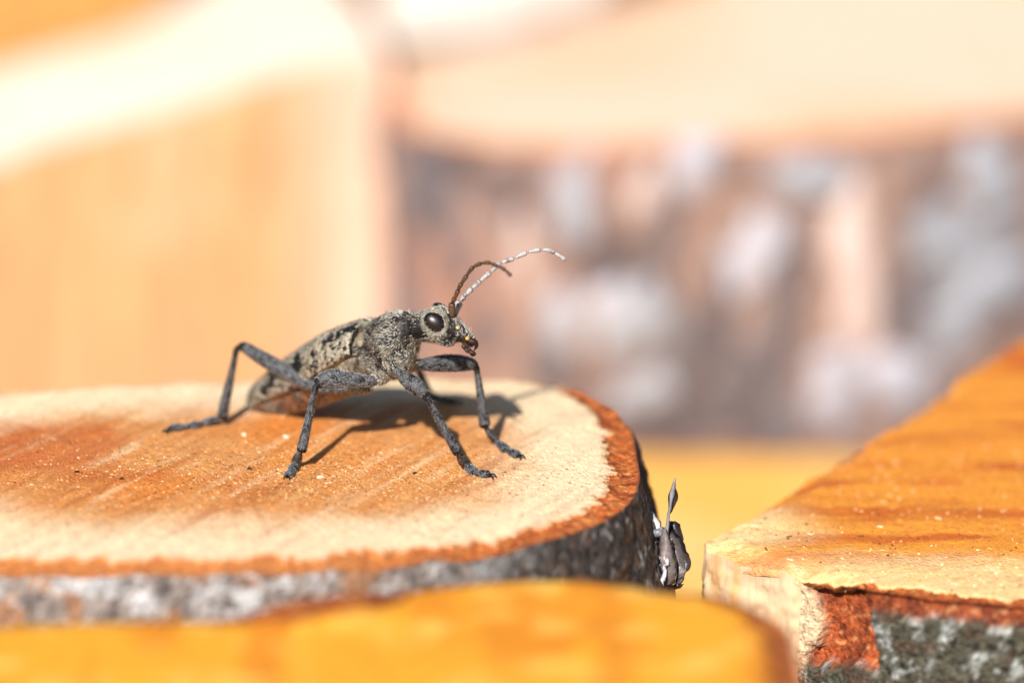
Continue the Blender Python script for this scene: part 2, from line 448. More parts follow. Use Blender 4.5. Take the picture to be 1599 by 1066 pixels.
def r_barkfun(V, D, rel, cb, N, ends):
    n = len(V)
    g0 = G(1250, 888, RZ)
    u = V[:, 0] - g0[0]
    # bark chipped off beside the split corner down to the red inner bark
    edge = 3.6 + 0.45 * noise(V, 1.2, 141, 2) + 0.24 * D
    f = sstep(0.25, -0.1, u - edge) * sstep(5.7, 5.3, D + 0.3 * noise(V, 1.0, 142))
    rel = rel * (1 - f) - 0.9 * f + 0.2 * f * noise(V, 2.0, 143, 2)
    red = mixc(np.repeat(lin(170, 84, 44)[None], n, 0), np.repeat(lin(126, 58, 34)[None], n, 0), sstep(-0.2, 0.4, noise(V, 1.6, 144, 3)))
    red = mixc(red, np.repeat(lin(214, 150, 98)[None], n, 0), sstep(0.3, 0.6, noise(V, 3.0, 145, 2)) * 0.7)
    cb = mixc(cb, red, f)
    pale = sstep(0.2, -0.1, u - 0.25 - 0.95 * np.sin(np.clip(D / 5.6, 0, 1) * math.pi) - 0.4 * noise(V, 1.3, 147, 2)) * sstep(7.0, 5.0, D)
    cb = mixc(cb, r_split(V, None, None), pale); pass
    rim = sstep(1.7, 1.0, D + 0.8 * noise(V * [1, 1, 0.2], 0.8, 146, 2)) * (1 - f)
    cb = mixc(cb, red * 0.8, rim); rel = (rel - 0.35 * rim) * ends
    wt = np.maximum(pale, np.maximum(sstep(0.4, 0.1, u) * (V[:, 1] < 30), 1 - ends))
    return rel * (1 - wt) + tornrel(V, D) * wt, cb
front = [rp(1250, 888, 0.2), rp(1300, 901, 0.5), rp(1360, 921, 1.4), rp(1430, 934, 1.5), rp(1500, 942, 1.6), rp(1600, 948, 1.6), rp(1720, 945, 1.6), rp(1880, 920, 1.6), rp(2050, 860, 1.6), rp(2150, 760, 1.6), rp(2150, 640, 1.6), rp(2000, 520, 1.4), rp(1800, 470, 1.2), rp(1690, 478, 0.6)]
left = [rp(1690, 478, 0), rp(1599, 533, 0), rp(1480, 603, 0), rp(1400, 652, 0), rp(1300, 716, 0), rp(1200, 778, 0), rp(1120, 822, 0), rp(1101, 836, 0)]
corner = [rp(1101, 836, 0), rp(1106, 848, 0), rp(1150, 862, 0), rp(1210, 878, 0), rp(1250, 888, 0)]
right_log, RO, RN = make_log('log', 'split log with amber sawn top, pale torn corner and chipped mossy bark below',
    [('bark', front), ('split', left), ('split', corner)], RZ, 0.0, 0.2, 130, r_h, r_col, lambda V, t: ibc(V, t) * 0.85,
    barkmix(lin(168, 170, 164), lin(84, 80, 66), lin(44, 42, 34), lin(84, 68, 54), 1.1, 150, -0.10), 0.45, 1.1, splitcol=r_split, barkfun=r_barkfun, rows=70, torn=0.16)

# ---- lower log behind, between the two
def flat_h(xy): return 0.3 * noise(xy, 0.08, 161, 3)
def l_col(V, e, b):
    xy = V[:, :2]; n = len(V)
    C = np.repeat(lin(246, 186, 92)[None], n, 0)
    return mixc(C, np.repeat(lin(248, 206, 134)[None], n, 0), sstep(-0.3, 0.4, noise(xy, 0.06, 162, 3)))
bk_gen = barkmix(lin(206, 206, 212), lin(150, 130, 122), lin(96, 84, 80), lin(176, 130, 108), 0.09, 170, 0.0)
pts = [(-14, 78, 1), (5, 74, 1), (26, 76, 1), (42, 84, 1), (52, 98, 1), (50, 112, 1), (38, 119, 1), (15, 121, 1), (-8, 121, 1), (-22, 112, 1), (-26, 96, 1)]
make_log('log', 'low log with a flat golden sawn top, behind the gap between two nearer logs',
    [('bark', pts)], -41.0, 0.0, 1.2, 24, flat_h, l_col, ibc, bk_gen, 0.6, 0.6, rows=24)

# ---- upright log with lichen bark, behind
BZ = -12.0
def b_col(V, e, b):
    xy = V[:, :2]; n = len(V)
    C = np.repeat(lin(244, 214, 186)[None], n, 0)
    C = mixc(C, np.repeat(lin(242, 204, 168)[None], n, 0), sstep(-0.1, 0.4, noise(xy, 0.05, 181, 2)))
    return mixc(C, np.repeat(lin(240, 186, 146)[None], n, 0), sstep(6, 1, e) * 0.6)
def bp_(x, y, wd, z=BZ):
    g = G(x, y, z); return (g[0], g[1], wd)
pts = [bp_(618, 200, 2.5), bp_(700, 222, 3), bp_(820, 234, 3), bp_(960, 236, 3), bp_(1100, 230, 3), bp_(1300, 222, 3), bp_(1500, 202, 3), bp_(1680, 176, 3), bp_(1830, 120, 3), bp_(1880, 40, 3), bp_(1780, -50, 2),
       bp_(1500, -100, 2), bp_(1200, -70, 2), bp_(980, -5, 1), bp_(840, 40, 1), bp_(720, 66, 1), bp_(625, 82, 1), bp_(603, 110, 1), bp_(602, 160, 2)]
bk_b2 = barkmix(lin(150, 148, 152), lin(160, 132, 120), lin(104, 92, 92), lin(172, 130, 112), 0.075, 190, -0.12)
b2, BO, BN = make_log('log', 'upright log with pinkish grey lichen bark and cream sawn top, behind the beetle',
    [('bark', pts)], BZ, 0.0, 0.9, 30, flat_h, b_col, lambda V, t: ibc(V, t) * 0 + lin(214, 140, 100), bk_b2, 0.9, 0.8, rows=40)

# ---- split log at the left, behind
BX = 0.15
def b1_col(V, e, b):
    xy = V[:, :2]; n = len(V)
    C = np.repeat(lin(250, 234, 214)[None], n, 0)
    return mixc(C, np.repeat(lin(248, 224, 194)[None], n, 0), sstep(-0.1, 0.5, noise(xy, 0.06, 201, 2)) * 0.6)
def b1_split(V, e, al):
    n = len(V)
    C = np.repeat(lin(242, 186, 132)[None], n, 0)
    C = mixc(C, np.repeat(lin(240, 174, 108)[None], n, 0), sstep(-0.1, 0.4, noise(V * [1, 1, 0.5], 0.06, 202, 3)))
    C = mixc(C, np.repeat(lin(242, 200, 154)[None], n, 0), sstep(0.0, 0.4, noise(V, 0.1, 203, 3)) * 0.8)
    x0 = G(478, 110, -6.3, BX)[0]
    C = mixc(C, np.repeat(lin(230, 192, 168)[None], n, 0), sstep(x0 - 6, x0 + 6, V[:, 0]))
    return C
def b1p(x, y, wd):
    g = G(x, y, -6.3, BX); return (g[0], g[1], wd)
fr = [b1p(-420, 395, 0), b1p(-150, 302, 0), b1p(0, 250, 0), b1p(240, 180, 0), b1p(480, 108, 0), b1p(606, 82, 0)]
bkr = [b1p(606, 82, 0.3), b1p(596, 50, .4), b1p(570, 5, .6), b1p(520, -45, 1), b1p(420, -60, 1), b1p(330, -30, 1), b1p(200, 40, 1), b1p(60, 84, 1), b1p(-150, 150, 1), b1p(-420, 260, 1), b1p(-500, 330, 1), b1p(-420, 395, 0.3)]
make_log('log', 'split log with smooth peach orange side and near white sloping top, behind the beetle\'s tail',
    [('split', fr), ('bark', bkr)], -6.3, BX, 0.9, 24, flat_h, b1_col, ibc, bk_gen, 0.5, 0.4, splitcol=b1_split, rows=30)

# ---- two more logs farther back
def b3_col(V, e, b):
    n = len(V)
    C = np.repeat(lin(240, 184, 104)[None], n, 0)
    return mixc(C, np.repeat(lin(236, 164, 92)[None], n, 0), sstep(-0.2, 0.4, noise(V, 0.07, 211, 2)))
x0 = P(-330, 0, 230)[0]; x1 = P(285, 0, 215)[0]
make_log('log', 'amber split log standing farthest back, beyond the sloping near white log top',
    [('split', [(x0, 176, 0), ((x0 + x1) / 2, 190, 0), (x1, 206, 0)]), ('bark', [(x1, 206, .3), (x1 - 2, 232, 1), (x0 + 20, 250, 1), (x0 - 12, 225, 1), (x0, 176, .3)])],
    18.0, 0.0, 1.2, 16, flat_h, b3_col, ibc, bk_gen, 0.5, 0.4, splitcol=b3_col, rows=24)
def b4_col(V, e, b):
    n = len(V); return np.repeat(lin(252, 242, 224)[None], n, 0) + 0.03 * noise(V, 0.1, 215)[:, None]
pts = [bp_(x, y, 1, -10.5) for x, y in [(600, 66), (650, 64), (720, 54), (840, 24), (960, -22), (980, -90), (900, -140), (700, -150), (580, -80), (576, 10)]]
make_log('log', 'log with a near white sawn top just showing over the cream topped lichen log',
    [('bark', pts)], -10.5, 0.0, 1.2, 16, flat_h, b4_col, ibc, bk_gen, 0.5, 0.4, rows=24)

# ---- lichen crusts on bark: raised irregular patches, parts of their log
def lichen(root, O, nrm, i, zc, ru, rz, colr, lift, seed):
    n = len(O); seg = np.linalg.norm(np.roll(O, -1, 0) - O, axis=1).mean()
    na, nr = 26, 6
    V = []; 
    for k in range(nr + 1):
        f = k / nr
        for j in range(na):
            t = 2 * math.pi * j / na
            wob = 1 + 0.28 * math.sin(2 * t + seed) + 0.16 * math.sin(5 * t + 2.1 * seed) + 0.1 * math.sin(9 * t + seed * 0.7)
            du = f * ru * math.cos(t) * wob; dz = f * rz * math.sin(t) * wob
            fi = i + du / seg; a0 = int(math.floor(fi)) % n; a1 = (a0 + 1) % n; fr_ = fi - math.floor(fi)
            o = O[a0] * (1 - fr_) + O[a1] * fr_; nn = nrm[a0]
            h = lift * (1 - f ** 4) + (-0.4 if k == nr else 0)
            V.append((o[0] + nn[0] * h, o[1] + nn[1] * h, zc + dz))
    V = np.array(V); V[:, :2] += 0.12 * np.column_stack([noise(V, 0.6, seed), noise(V, 0.6, seed + 1)])
    F = grid_faces(nr + 1, na, True)
    C = np.repeat(colr[None], len(V), 0) * (1 + 0.25 * noise(V, 0.5, seed + 2, 2))[:, None]
    mk('lichen_patch', V, F, M_LICHEN, root, C)

def near_i(O, p): return int(np.argmin(np.hypot(O[:, 0] - p[0], O[:, 1] - p[1])))
GREY = lin(166, 168, 176); WH = lin(188, 186, 195); DK = lin(108, 100, 102); PINK = lin(212, 190, 182)
for k, (x, y, ru, rz, c) in enumerate([(900, 320, 3.2, 4.2, GREY), (1090, 260, 3.0, 2.6, WH), (1180, 400, 3.6, 4.4, WH), (985, 500, 3.6, 4.6, GREY), (940, 470, 2.2, 3, WH), (1260, 280, 3.6, 3, GREY),
                                       (1480, 370, 4.4, 5, GREY), (1550, 280, 3.6, 4.2, GREY), (1340, 420, 3.4, 8, PINK), (1300, 600, 3.5, 4, WH), (1150, 600, 4.2, 4, DK), (1080, 560, 2.6, 5, DK), (1010, 610, 3.4, 2.6, GREY),
                                       (1560, 440, 3.6, 4, GREY), (1400, 590, 3.2, 4, WH), (690, 330, 1.8, 5, DK), (640, 380, 1.1, 5, DK), (760, 520, 2.4, 3, DK), (1240, 440, 2.0, 6, DK), (1040, 380, 1.6, 6, DK), (1440, 300, 1.5, 4, DK), (655, 300, 1.6, 6, DK), (635, 480, 1.5, 7, DK), (720, 420, 1.6, 3, DK), (860, 580, 3, 3, DK), (820, 400, 1.4, 4, PINK), (1120, 480, 1.8, 5, DK), (1210, 520, 2.2, 5, DK), (1420, 470, 1.6, 5, DK), (1500, 500, 3, 4, GREY), (1000, 300, 1.4, 4, PINK), (880, 500, 1.8, 5, GREY)]):
    d = 128.0
    for it in range(8):
        p = P(x, y, d); i = near_i(BO, p); d += (BO[i][1] - p[1])
    lichen(b2, BO, BN, i, P(x, y, d)[2], ru, rz, c, 0.9, 300 + 7 * k)

# ------------------------------------------------------------------ ground
gx = np.array([[-6e4, -6e4, ZG], [6e4, -6e4, ZG], [6e4, 6e4, ZG], [-6e4, 6e4, ZG]], float)
g = mk('ground', gx, [(0, 1, 2, 3)], M_GROUND, None, np.repeat(lin(120, 96, 70)[None], 4, 0)); g['kind'] = 'structure'

# ------------------------------------------------------------------ beetle
OB = P(560, 660, 8.0); OB[2] = zmain(OB[0], OB[1])
beetle = empty('beetle', OB, 'grey mottled longhorn beetle with black eyes standing on the sawn log end', 'beetle')

SV = []; SF = []; ST = []; SR = []; SU = []; SVoff = [0]      # source verts, faces, tangents, region, extra
REG = dict(abdomen=0, elytra=1, pronotum=2, head=3, leg=4, coxa=5, joint=6)
def add_grid(V, T, region, extra, nr, nc):
    off = SVoff[0]
    caps = np.vstack([V[:nc].mean(0), V[-nc:].mean(0)])
    SV.append(V); SV.append(caps)
    ST.append(T); ST.append(np.vstack([T[0], T[-1]]))
    rg = np.asarray(region) if np.ndim(region) else np.full(len(V), region)
    SR.append(rg); SR.append(np.array([rg[0], rg[-1]]))
    SU.append(extra); SU.append(np.array([extra[0], extra[-1]]))
    f = grid_faces(nr, nc, True, off)
    SF.extend(f.tolist())
    a = off + nr * nc
    for j in range(nc):
        SF.append((off + (j + 1) % nc, off + j, a))
        SF.append((off + (nr - 1) * nc + j, off + (nr - 1) * nc + (j + 1) % nc, a + 1))
    SVoff[0] += len(V) + 2

def loft(st, region, M=60, nc=40, power=2.2, shape=None, wscale=1.0, hscale=1.0):
    """st rows: top(px,py), bottom(px,py), depth, half width"""
    rows = []
    for xt, yt, xb, yb, d, hw in st:
        t = P(xt, yt, d); b = P(xb, yb, d)
        rows.append(np.concatenate([(t + b) / 2, (t - b) / 2, [hw]]))
    R = crom(np.array(rows), M)
    c = R[:, :3]; up = R[:, 3:6]; hw = R[:, 6]
    tan = np.gradient(c, axis=0); tan /= np.linalg.norm(tan, axis=1)[:, None]
    up = up - 0.0 * tan
    sd = np.cross(tan, up); sd /= np.linalg.norm(sd, axis=1)[:, None] + 1e-9
    sd[:] = sd / np.linalg.norm(sd, axis=1)[:, None]
    th = np.linspace(0, 2 * math.pi, nc, endpoint=False)
    V = []; E = []
    for k in range(M):
        u = k / (M - 1)
        for t in th:
            cs, sn = math.cos(t), math.sin(t)
            x = math.copysign(abs(sn) ** (2 / power), sn); y = math.copysign(abs(cs) ** (2 / power), cs)
            if shape: x, y = shape(u, t, x, y)
            V.append(c[k] + up[k] * y * hscale + sd[k] * x * hw[k] * wscale); E.append((u, t))
    add_grid(np.array(V), np.repeat(-tan, nc, 0), region, np.array(E), M, nc)
    return c, up, sd, hw

# abdomen and thorax
BODY = [(395, 630, 398, 648, 13.2, 0.4), (403, 606, 414, 651, 12.6, 1.15), (424, 584, 446, 647, 11.4, 1.75), (452, 562, 486, 637, 10.0, 2.05),
        (482, 543, 521, 627, 8.4, 2.2), (516, 524, 551, 615, 6.6, 2.3), (550, 512, 578, 603, 5.2, 2.3), (576, 514, 594, 592, 4.2, 2.0), (592, 512, 606, 582, 3.5, 1.4)]
loft(BODY, REG['abdomen'], 70, 48, 2.2, lambda u, t, x, y: (x * (0.90 + 0.02 * math.sin(u * 60) * (1 if y < 0 else 0)), y * (0.90 if y > 0 else 1.0)))
# wing cases: a shell over the upper half with a free lower edge, a groove along the seam and low ribs
ELY = [(394, 622, 397, 648, 13.4, 0.25), (401, 602, 412, 650, 12.7, 1.15), (420, 581, 443, 647, 11.5, 1.85), (450, 557, 484, 637, 10.0, 2.25),
       (480, 536, 520, 627, 8.4, 2.42), (514, 516, 550, 615, 6.6, 2.5), (548, 503, 577, 603, 5.2, 2.5), (570, 497, 591, 596, 4.35, 2.4), (577, 502, 594, 592, 4.15, 2.2), (579, 516, 595, 588, 4.1, 1.8)]
def ely_shape(u, t, x, y):
    lo = -0.02 - 0.10 * math.sin(math.pi * min(1, u * 1.1)) - (0.45 * (1 - u / 0.22) if u < 0.22 else 0)
    if y < lo: y = lo + 0.02 * (y - lo); x = x * 0.97
    tt = (t + math.pi) % (2 * math.pi) - math.pi
    rib = 0.018 * math.cos(tt * 9) if abs(tt) < 1.5 else 0
    seam = -0.05 * math.exp(-(tt / 0.06) ** 2)
    k = 1 + rib + seam
    return x * k, y * k
loft(ELY, REG['elytra'], 110, 120, 2.15, ely_shape)
# pronotum with a blunt side tooth and a collar in front
PRO = [(584, 516, 594, 580, 3.8, 1.1), (589, 500, 600, 585, 3.5, 1.6), (597, 493, 607, 588, 3.1, 1.6), (604, 489, 614, 588, 2.8, 1.6), (614, 486, 624, 586, 2.4, 1.72), (624, 485, 633, 578, 2.1, 1.7),
       (633, 486, 640, 566, 1.9, 1.42), (639, 489, 644, 552, 1.75, 1.2), (644, 488, 647, 543, 1.65, 1.2), (650, 490, 652, 535, 1.5, 1.05)]
def pro_shape(u, t, x, y):
    b = 1 + 0.32 * math.exp(-((u - 0.5) / 0.13) ** 2) * math.exp(-((abs(math.sin(t)) - 1) / 0.12) ** 2)
    return x * b, y
loft(PRO, REG['pronotum'], 60, 64, 2.1, pro_shape)
# head
HEAD = [(640, 494, 644, 532, 1.8, 0.95), (650, 490, 652, 532, 1.5, 1.12), (662, 485, 662, 533, 1.3, 1.2), (676, 480, 678, 535, 1.1, 1.22), (690, 478, 692, 538, 1.0, 1.2), (700, 482, 701, 540, 0.9, 1.12),
        (708, 489, 706, 538, 0.85, 1.0), (718, 499, 712, 534, 0.8, 0.88), (728, 510, 720, 535, 0.75, 0.78), (737, 521, 729, 540, 0.7, 0.6), (743, 529, 737, 543, 0.65, 0.35)]
loft(HEAD, REG['head'], 70, 56, 2.2)

def tube(pts, region, M=40, nc=16, flat=1.0, prof=None):
    """pts rows (x, y, z, r) in mm; flat < 1 narrows one side"""
    R = crom(np.array(pts), M)
    c = R[:, :3]; r = np.maximum(R[:, 3], 0.03)
    if prof is not None: r = r * prof(np.linspace(0, 1, M))
    tan = np.gradient(c, axis=0); tan /= np.linalg.norm(tan, axis=1)[:, None]
    a = np.cross(tan, np.array([0, 0, 1.0])); a /= np.linalg.norm(a, axis=1)[:, None] + 1e-9
    b = np.cross(a, tan)
    th = np.linspace(0, 2 * math.pi, nc, endpoint=False)
    V = (c[:, None] + r[:, None, None] * (np.cos(th)[None, :, None] * a[:, None] * flat + np.sin(th)[None, :, None] * b[:, None])).reshape(-1, 3)
    E = np.column_stack([np.repeat(np.linspace(0, 1, M), nc), np.tile(th, M)])
    add_grid(V, np.repeat(tan, nc, 0), region, E, M, nc)
    return c

def onfloor(x, y, lift):
    """point on the sawn face seen in that direction, raised by lift"""
    g_ = G(x, y); z = 0
    for _ in range(4):
        z = zmain(g_[0], g_[1]) + lift; g_ = G(x, y, z)
    return np.array([g_[0], g_[1], z])

CLAWS = []
def leg(coxa, femur, tibia, tarsus):
    """coxa and femur: rows (px, py, depth, r); tibia the same; tarsus: rows (px, py, r) lying on the wood, the first row in the air (px, py, depth, r)"""
    w_ = lambda q: np.concatenate([P(q[0], q[1], q[2]), [q[3]]])
    tube([w_(q) for q in coxa], REG['coxa'], 20, 18)
    tube([w_(q) for q in femur], REG['leg'], 44, 22, 0.9)
    k = femur[-1]
    tube([w_((femur[-1][0], femur[-1][1], femur[-1][2], 0.20)), w_((tibia[0][0], tibia[0][1], tibia[0][2], 0.22)), w_(tuple(np.array(tibia[0]) * 0.9 + np.array(tibia[-1]) * 0.1)[:3] + (0.2,))], REG['joint'], 14, 14)
    tube([w_(q) for q in tibia], REG['leg'], 44, 18, 0.85)
    T = [w_(tarsus[0])]
    for x, y, r, lift in tarsus[1:]:
        T.append(np.concatenate([onfloor(x, y, lift), [r]]))
    T = np.array(T)
    n_ = len(T) - 1
    for i in range(n_):
        p, q = T[i], T[i + 1]
        d_ = (q - p)[:3]
        L = np.linalg.norm(d_)
        s0 = p.copy(); s0[3] = 0.14
        m1 = p * 0.55 + q * 0.45; m1[3] = max(p[3], q[3]) * 0.9
        m2 = p * 0.15 + q * 0.85; m2[3] = max(p[3], q[3])
        e_ = q.copy(); e_[3] = 0.12
        tube([s0, m1, m2, e_], REG['leg'], 16, 14, 1.25)
    end = T[-1][:3]; d_ = T[-1][:3] - T[-2][:3]; d_[2] = 0; d_ /= np.linalg.norm(d_)
    sd = np.array([-d_[1], d_[0], 0])
    for s in (-1, 1):
        c0 = np.concatenate([end, [0.09]])
        c1 = np.concatenate([end + d_ * 0.28 + sd * s * 0.16 + [0, 0, 0.06], [0.07]])
        c2 = np.concatenate([end + d_ * 0.46 + sd * s * 0.20, [0.04]]); c2[2] = zmain(c2[0], c2[1]) + 0.03
        tube([c0, c1, c2], REG['joint'], 10, 10)

# near hind leg
leg([(575, 600, 4.4, 0.55), (560, 606, 3.9, 0.5), (550, 604, 4.6, 0.4)], [(558, 602, 4.9, 0.34), (526, 604, 5.2, 0.42), (490, 602, 5.8, 0.42), (455, 585, 6.8, 0.48), (425, 568, 7.5, 0.53), (398, 552, 8.1, 0.46), (382, 542, 8.5, 0.38), (374, 541, 8.7, 0.26)],
    [(369, 547, 8.7, 0.20), (361, 585, 8.8, 0.27), (352, 625, 9.0, 0.36), (347, 650, 9.1, 0.42), (345, 653, 9.1, 0.3)], [(344, 652, 9.2, 0.24), (318, 660, 0.27, 0.25), (296, 665, 0.25, 0.2), (266, 667, 0.16, 0.30), (263, 672, 0.1, 0.12)])
# near middle leg
leg([(606, 578, 3.2, 0.55), (596, 588, 2.3, 0.5), (584, 594, 1.7, 0.4)], [(594, 591, 2.1, 0.32), (575, 594, 1.6, 0.36), (548, 593, 1.2, 0.52), (520, 591, 0.9, 0.64), (503, 595, 0.8, 0.52), (494, 601, 0.7, 0.30)],
    [(493, 604, 0.6, 0.19), (487, 632, 0.5, 0.24), (478, 672, 0.3, 0.33), (471, 702, 0.2, 0.38), (470, 705, 0.2, 0.28)], [(468, 705, 0.2, 0.2), (462, 722, 0.27, 0.28), (456, 734, 0.27, 0.2), (450, 743, 0.15, 0.14)])
# near front leg
leg([(616, 545, 1.8, 0.5), (606, 556, 0.9, 0.42), (607, 568, 0.4, 0.36), (614, 578, 0.1, 0.28)], [(611, 572, 0.3, 0.20), (621, 581, 0.0, 0.30), (636, 593, -0.15, 0.52), (651, 605, -0.3, 0.58), (661, 614, -0.4, 0.44), (667, 620, -0.5, 0.26)],
    [(667, 621, -0.5, 0.19), (680, 645, -0.5, 0.25), (698, 677, -0.4, 0.30), (714, 704, -0.3, 0.36), (717, 707, -0.3, 0.25)], [(716, 706, -0.3, 0.2), (727, 726, 0.30, 0.30), (741, 737, 0.28, 0.22), (764, 741, 0.16, 0.2)])
# far front leg
leg([(632, 566, 2.2, 0.5), (640, 572, 2.6, 0.42), (648, 570, 3.0, 0.34)], [(642, 571, 2.9, 0.26), (662, 569, 3.2, 0.42), (692, 567, 3.5, 0.58), (718, 567, 3.8, 0.56), (736, 569, 4.0, 0.42), (743, 573, 4.1, 0.28)],
    [(744, 574, 4.1, 0.2), (749, 608, 4.3, 0.27), (754, 640, 4.5, 0.36), (757, 662, 4.6, 0.44), (758, 667, 4.6, 0.3)], [(758, 667, 4.6, 0.2), (776, 689, 0.28, 0.30), (791, 702, 0.28, 0.22), (810, 711, 0.16, 0.2)])
# far middle leg
leg([(612, 582, 4.4, 0.5), (618, 582, 5.4, 0.45), (624, 580, 6.0, 0.4)], [(620, 581, 5.6, 0.36), (632, 572, 7.0, 0.5), (643, 566, 8.6, 0.5), (649, 567, 9.6, 0.28)],
    [(650, 568, 9.7, 0.2), (657, 586, 11.2, 0.28), (667, 612, 13.0, 0.38), (668, 615, 13.1, 0.28)], [(668, 614, 13.1, 0.2), (684, 622, 0.28, 0.3), (697, 625, 0.27, 0.22), (712, 627, 0.15, 0.15)])
# far hind leg, behind the body
leg([(570, 596, 6.4, 0.5), (556, 598, 7.6, 0.45), (545, 594, 8.4, 0.4)], [(552, 596, 8.0, 0.36), (535, 580, 10.0, 0.52), (518, 566, 12.2, 0.52), (505, 560, 13.6, 0.28)],
    [(504, 561, 13.7, 0.2), (490, 585, 15.2, 0.28), (474, 609, 16.4, 0.4), (472, 611, 16.5, 0.28)], [(472, 610, 16.5, 0.2), (455, 613, 0.28, 0.3), (442, 612, 0.27, 0.22), (428, 610, 0.15, 0.15)])
# side plates of the thorax under the wing case edge
def blob(x, y, d, r, region, n=14):
    c = P(x, y, d)
    th = np.linspace(0, math.pi, n); ph = np.linspace(0, 2 * math.pi, n * 2, endpoint=False)
    V = np.array([c + np.array(r) * [math.sin(a_) * math.cos(b_), math.sin(a_) * math.sin(b_), math.cos(a_)] for a_ in th[1:-1] for b_ in ph])
    add_grid(V, np.repeat([[-0.6, 0.6, -0.4]], len(V), 0), region, np.zeros((len(V), 2)), n - 2, n * 2)
blob(574, 560, 3.1, (0.85, 0.7, 1.15), REG['coxa']); blob(556, 566, 3.7, (0.75, 0.7, 0.95), REG['coxa']); blob(586, 575, 2.5, (0.5, 0.45, 0.5), REG['coxa'])
blob(626, 566, 1.4, (0.75, 0.75, 0.95), REG['coxa']); blob(590, 552, 2.8, (0.7, 0.6, 0.9), REG['coxa'])
blob(700, 536, 0.3, (0.45, 0.5, 0.2), REG['head'])

SVv = np.vstack(SV); STt = np.vstack(ST); SRr = np.concatenate(SR); SUu = np.vstack(SU)
tm = bpy.data.meshes.new('tmp'); tm.from_pydata(SVv.tolist(), [], SF)
to = bpy.data.objects.new('tmp', tm); col.objects.link(to)
md = to.modifiers.new('r', 'REMESH'); md.mode = 'VOXEL'; md.voxel_size = 0.05; md.adaptivity = 0
ms = to.modifiers.new('s', 'SMOOTH'); ms.factor = 0.5; ms.iterations = 3
dg = bpy.context.evaluated_depsgraph_get()
em = to.evaluated_get(dg).to_mesh()
nvb = len(em.vertices); BV = np.empty(nvb * 3, np.float32); em.vertices.foreach_get('co', BV); BV = BV.reshape(-1, 3).astype(float)
BNn = np.empty(nvb * 3, np.float32); em.vertices.foreach_get('normal', BNn); BNn = BNn.reshape(-1, 3).astype(float)
lt = np.empty(len(em.polygons), np.int32); em.polygons.foreach_get('loop_total', lt)
lv = np.empty(len(em.loops), np.int32); em.loops.foreach_get('vertex_index', lv)
BF = lv.reshape(-1, 4) if (lt == 4).all() else None
if BF is None:
    ls = np.empty(len(em.polygons), np.int32); em.polygons.foreach_get('loop_start', ls)
    q_ = lt == 4; BF = np.stack([lv[ls[q_] + k] for k in range(4)], -1)
to.to_mesh_clear() if False else None
bpy.data.objects.remove(to); bpy.data.meshes.remove(tm)
kd = KDTree(len(SVv))
for i, v in enumerate(SVv): kd.insert(v, i)
kd.balance()
near = np.array([kd.find(v)[1] for v in BV])
reg = SRr[near]; ext = SUu[near]; flow = STt[near]

_rel = BV - CAM; _dep = _rel @ CD; _px = 799.5 + (_rel @ CR) / _dep * SD * PXMM; _py = 533 - (_rel @ CU) / _dep * SD * PXMM
def surf(x, y):
    """nearest point of the beetle's skin in that direction"""
    i = np.where(np.hypot(_px - x, _py - y) < 3.5)[0]
    if len(i) == 0: return P(x, y, 50.0)
    return BV[i[np.argmin(_dep[i])]]
BLACK = lin(26, 24, 26); TAN = lin(176, 166, 144); GREYB = lin(96, 96, 102); REDB = lin(132, 76, 44)
C = np.repeat(GREYB[None], nvb, 0); dens = np.full(nvb, 0.6)      # hair density
n1 = noise(BV, 1.6, 400, 2); n2_ = noise(BV, 3.2, 401, 2); n3 = noise(BV, 6.0, 402, 2)
rep = lambda c_: np.repeat(c_[None], nvb, 0)
m = reg == REG['elytra']
wq = BV + 0.25 * np.column_stack([noise(BV, 2.0, 404, 2), noise(BV, 2.0, 405, 2), noise(BV, 2.0, 406, 2)])
spots = np.maximum(0.9 * sstep(0.30, 0.40, noise(wq, 1.6, 400, 3)), sstep(0.10, 0.22, noise(wq, 4.2, 403, 2)))
ce = mixc(mixc(rep(lin(184, 173, 148)), rep(lin(84, 76, 66)), sstep(0.0, 0.35, n3)), rep(BLACK), spots)
C[m] = ce[m]; dens[m] = (1.25 - 1.2 * spots)[m]
for (x, y, d, r) in [(460, 562, 0, 0.62), (456, 570, 0, 0.6), (463, 569, 0, 0.6), (536, 513, 0, 0.38), (526, 518, 0, 0.35), (545, 510, 0, 0.4), (515, 525, 0, 0.3), (505, 532, 0, 0.28), (552, 532, 0, 0.35), (557, 522, 0, 0.32), (410, 608, 0, 0.5), (420, 596, 0, 0.5)]:
    f = sstep(r, r * 0.75, np.linalg.norm(BV - surf(x, y), axis=1) + 0.2 * n2_) * m
    C = mixc(C, rep(BLACK * 0.8), f); dens *= 1 - 0.95 * f
m = (reg == REG['abdomen'])
ca = mixc(rep(lin(122, 84, 58)), rep(lin(64, 48, 40)), sstep(-0.1, 0.35, n1))
ca = mixc(ca, mixc(rep(lin(146, 134, 112)), rep(lin(58, 52, 48)), sstep(0.0, 0.35, n1)), sstep(0.68, 0.8, ext[:, 0]))
C[m] = ca[m]; dens[m] = 0.35
m = (reg == REG['coxa'])
cc = mixc(rep(lin(110, 100, 86)), rep(lin(40, 36, 34)), sstep(0.0, 0.35, n1))
C[m] = cc[m]; dens[m] = 0.7
m = (reg == REG['pronotum'])
cp = mixc(mixc(rep(lin(92, 86, 76)), rep(lin(30, 28, 28)), sstep(-0.1, 0.25, n3)), rep(BLACK), np.maximum(sstep(-0.05, 0.25, n1), 0.8 * sstep(0.1, 0.35, n2_)))
C[m] = cp[m]; dens[m] = (0.9 - 0.45 * sstep(0.0, 0.3, n1))[m]
m = (reg == REG['head'])
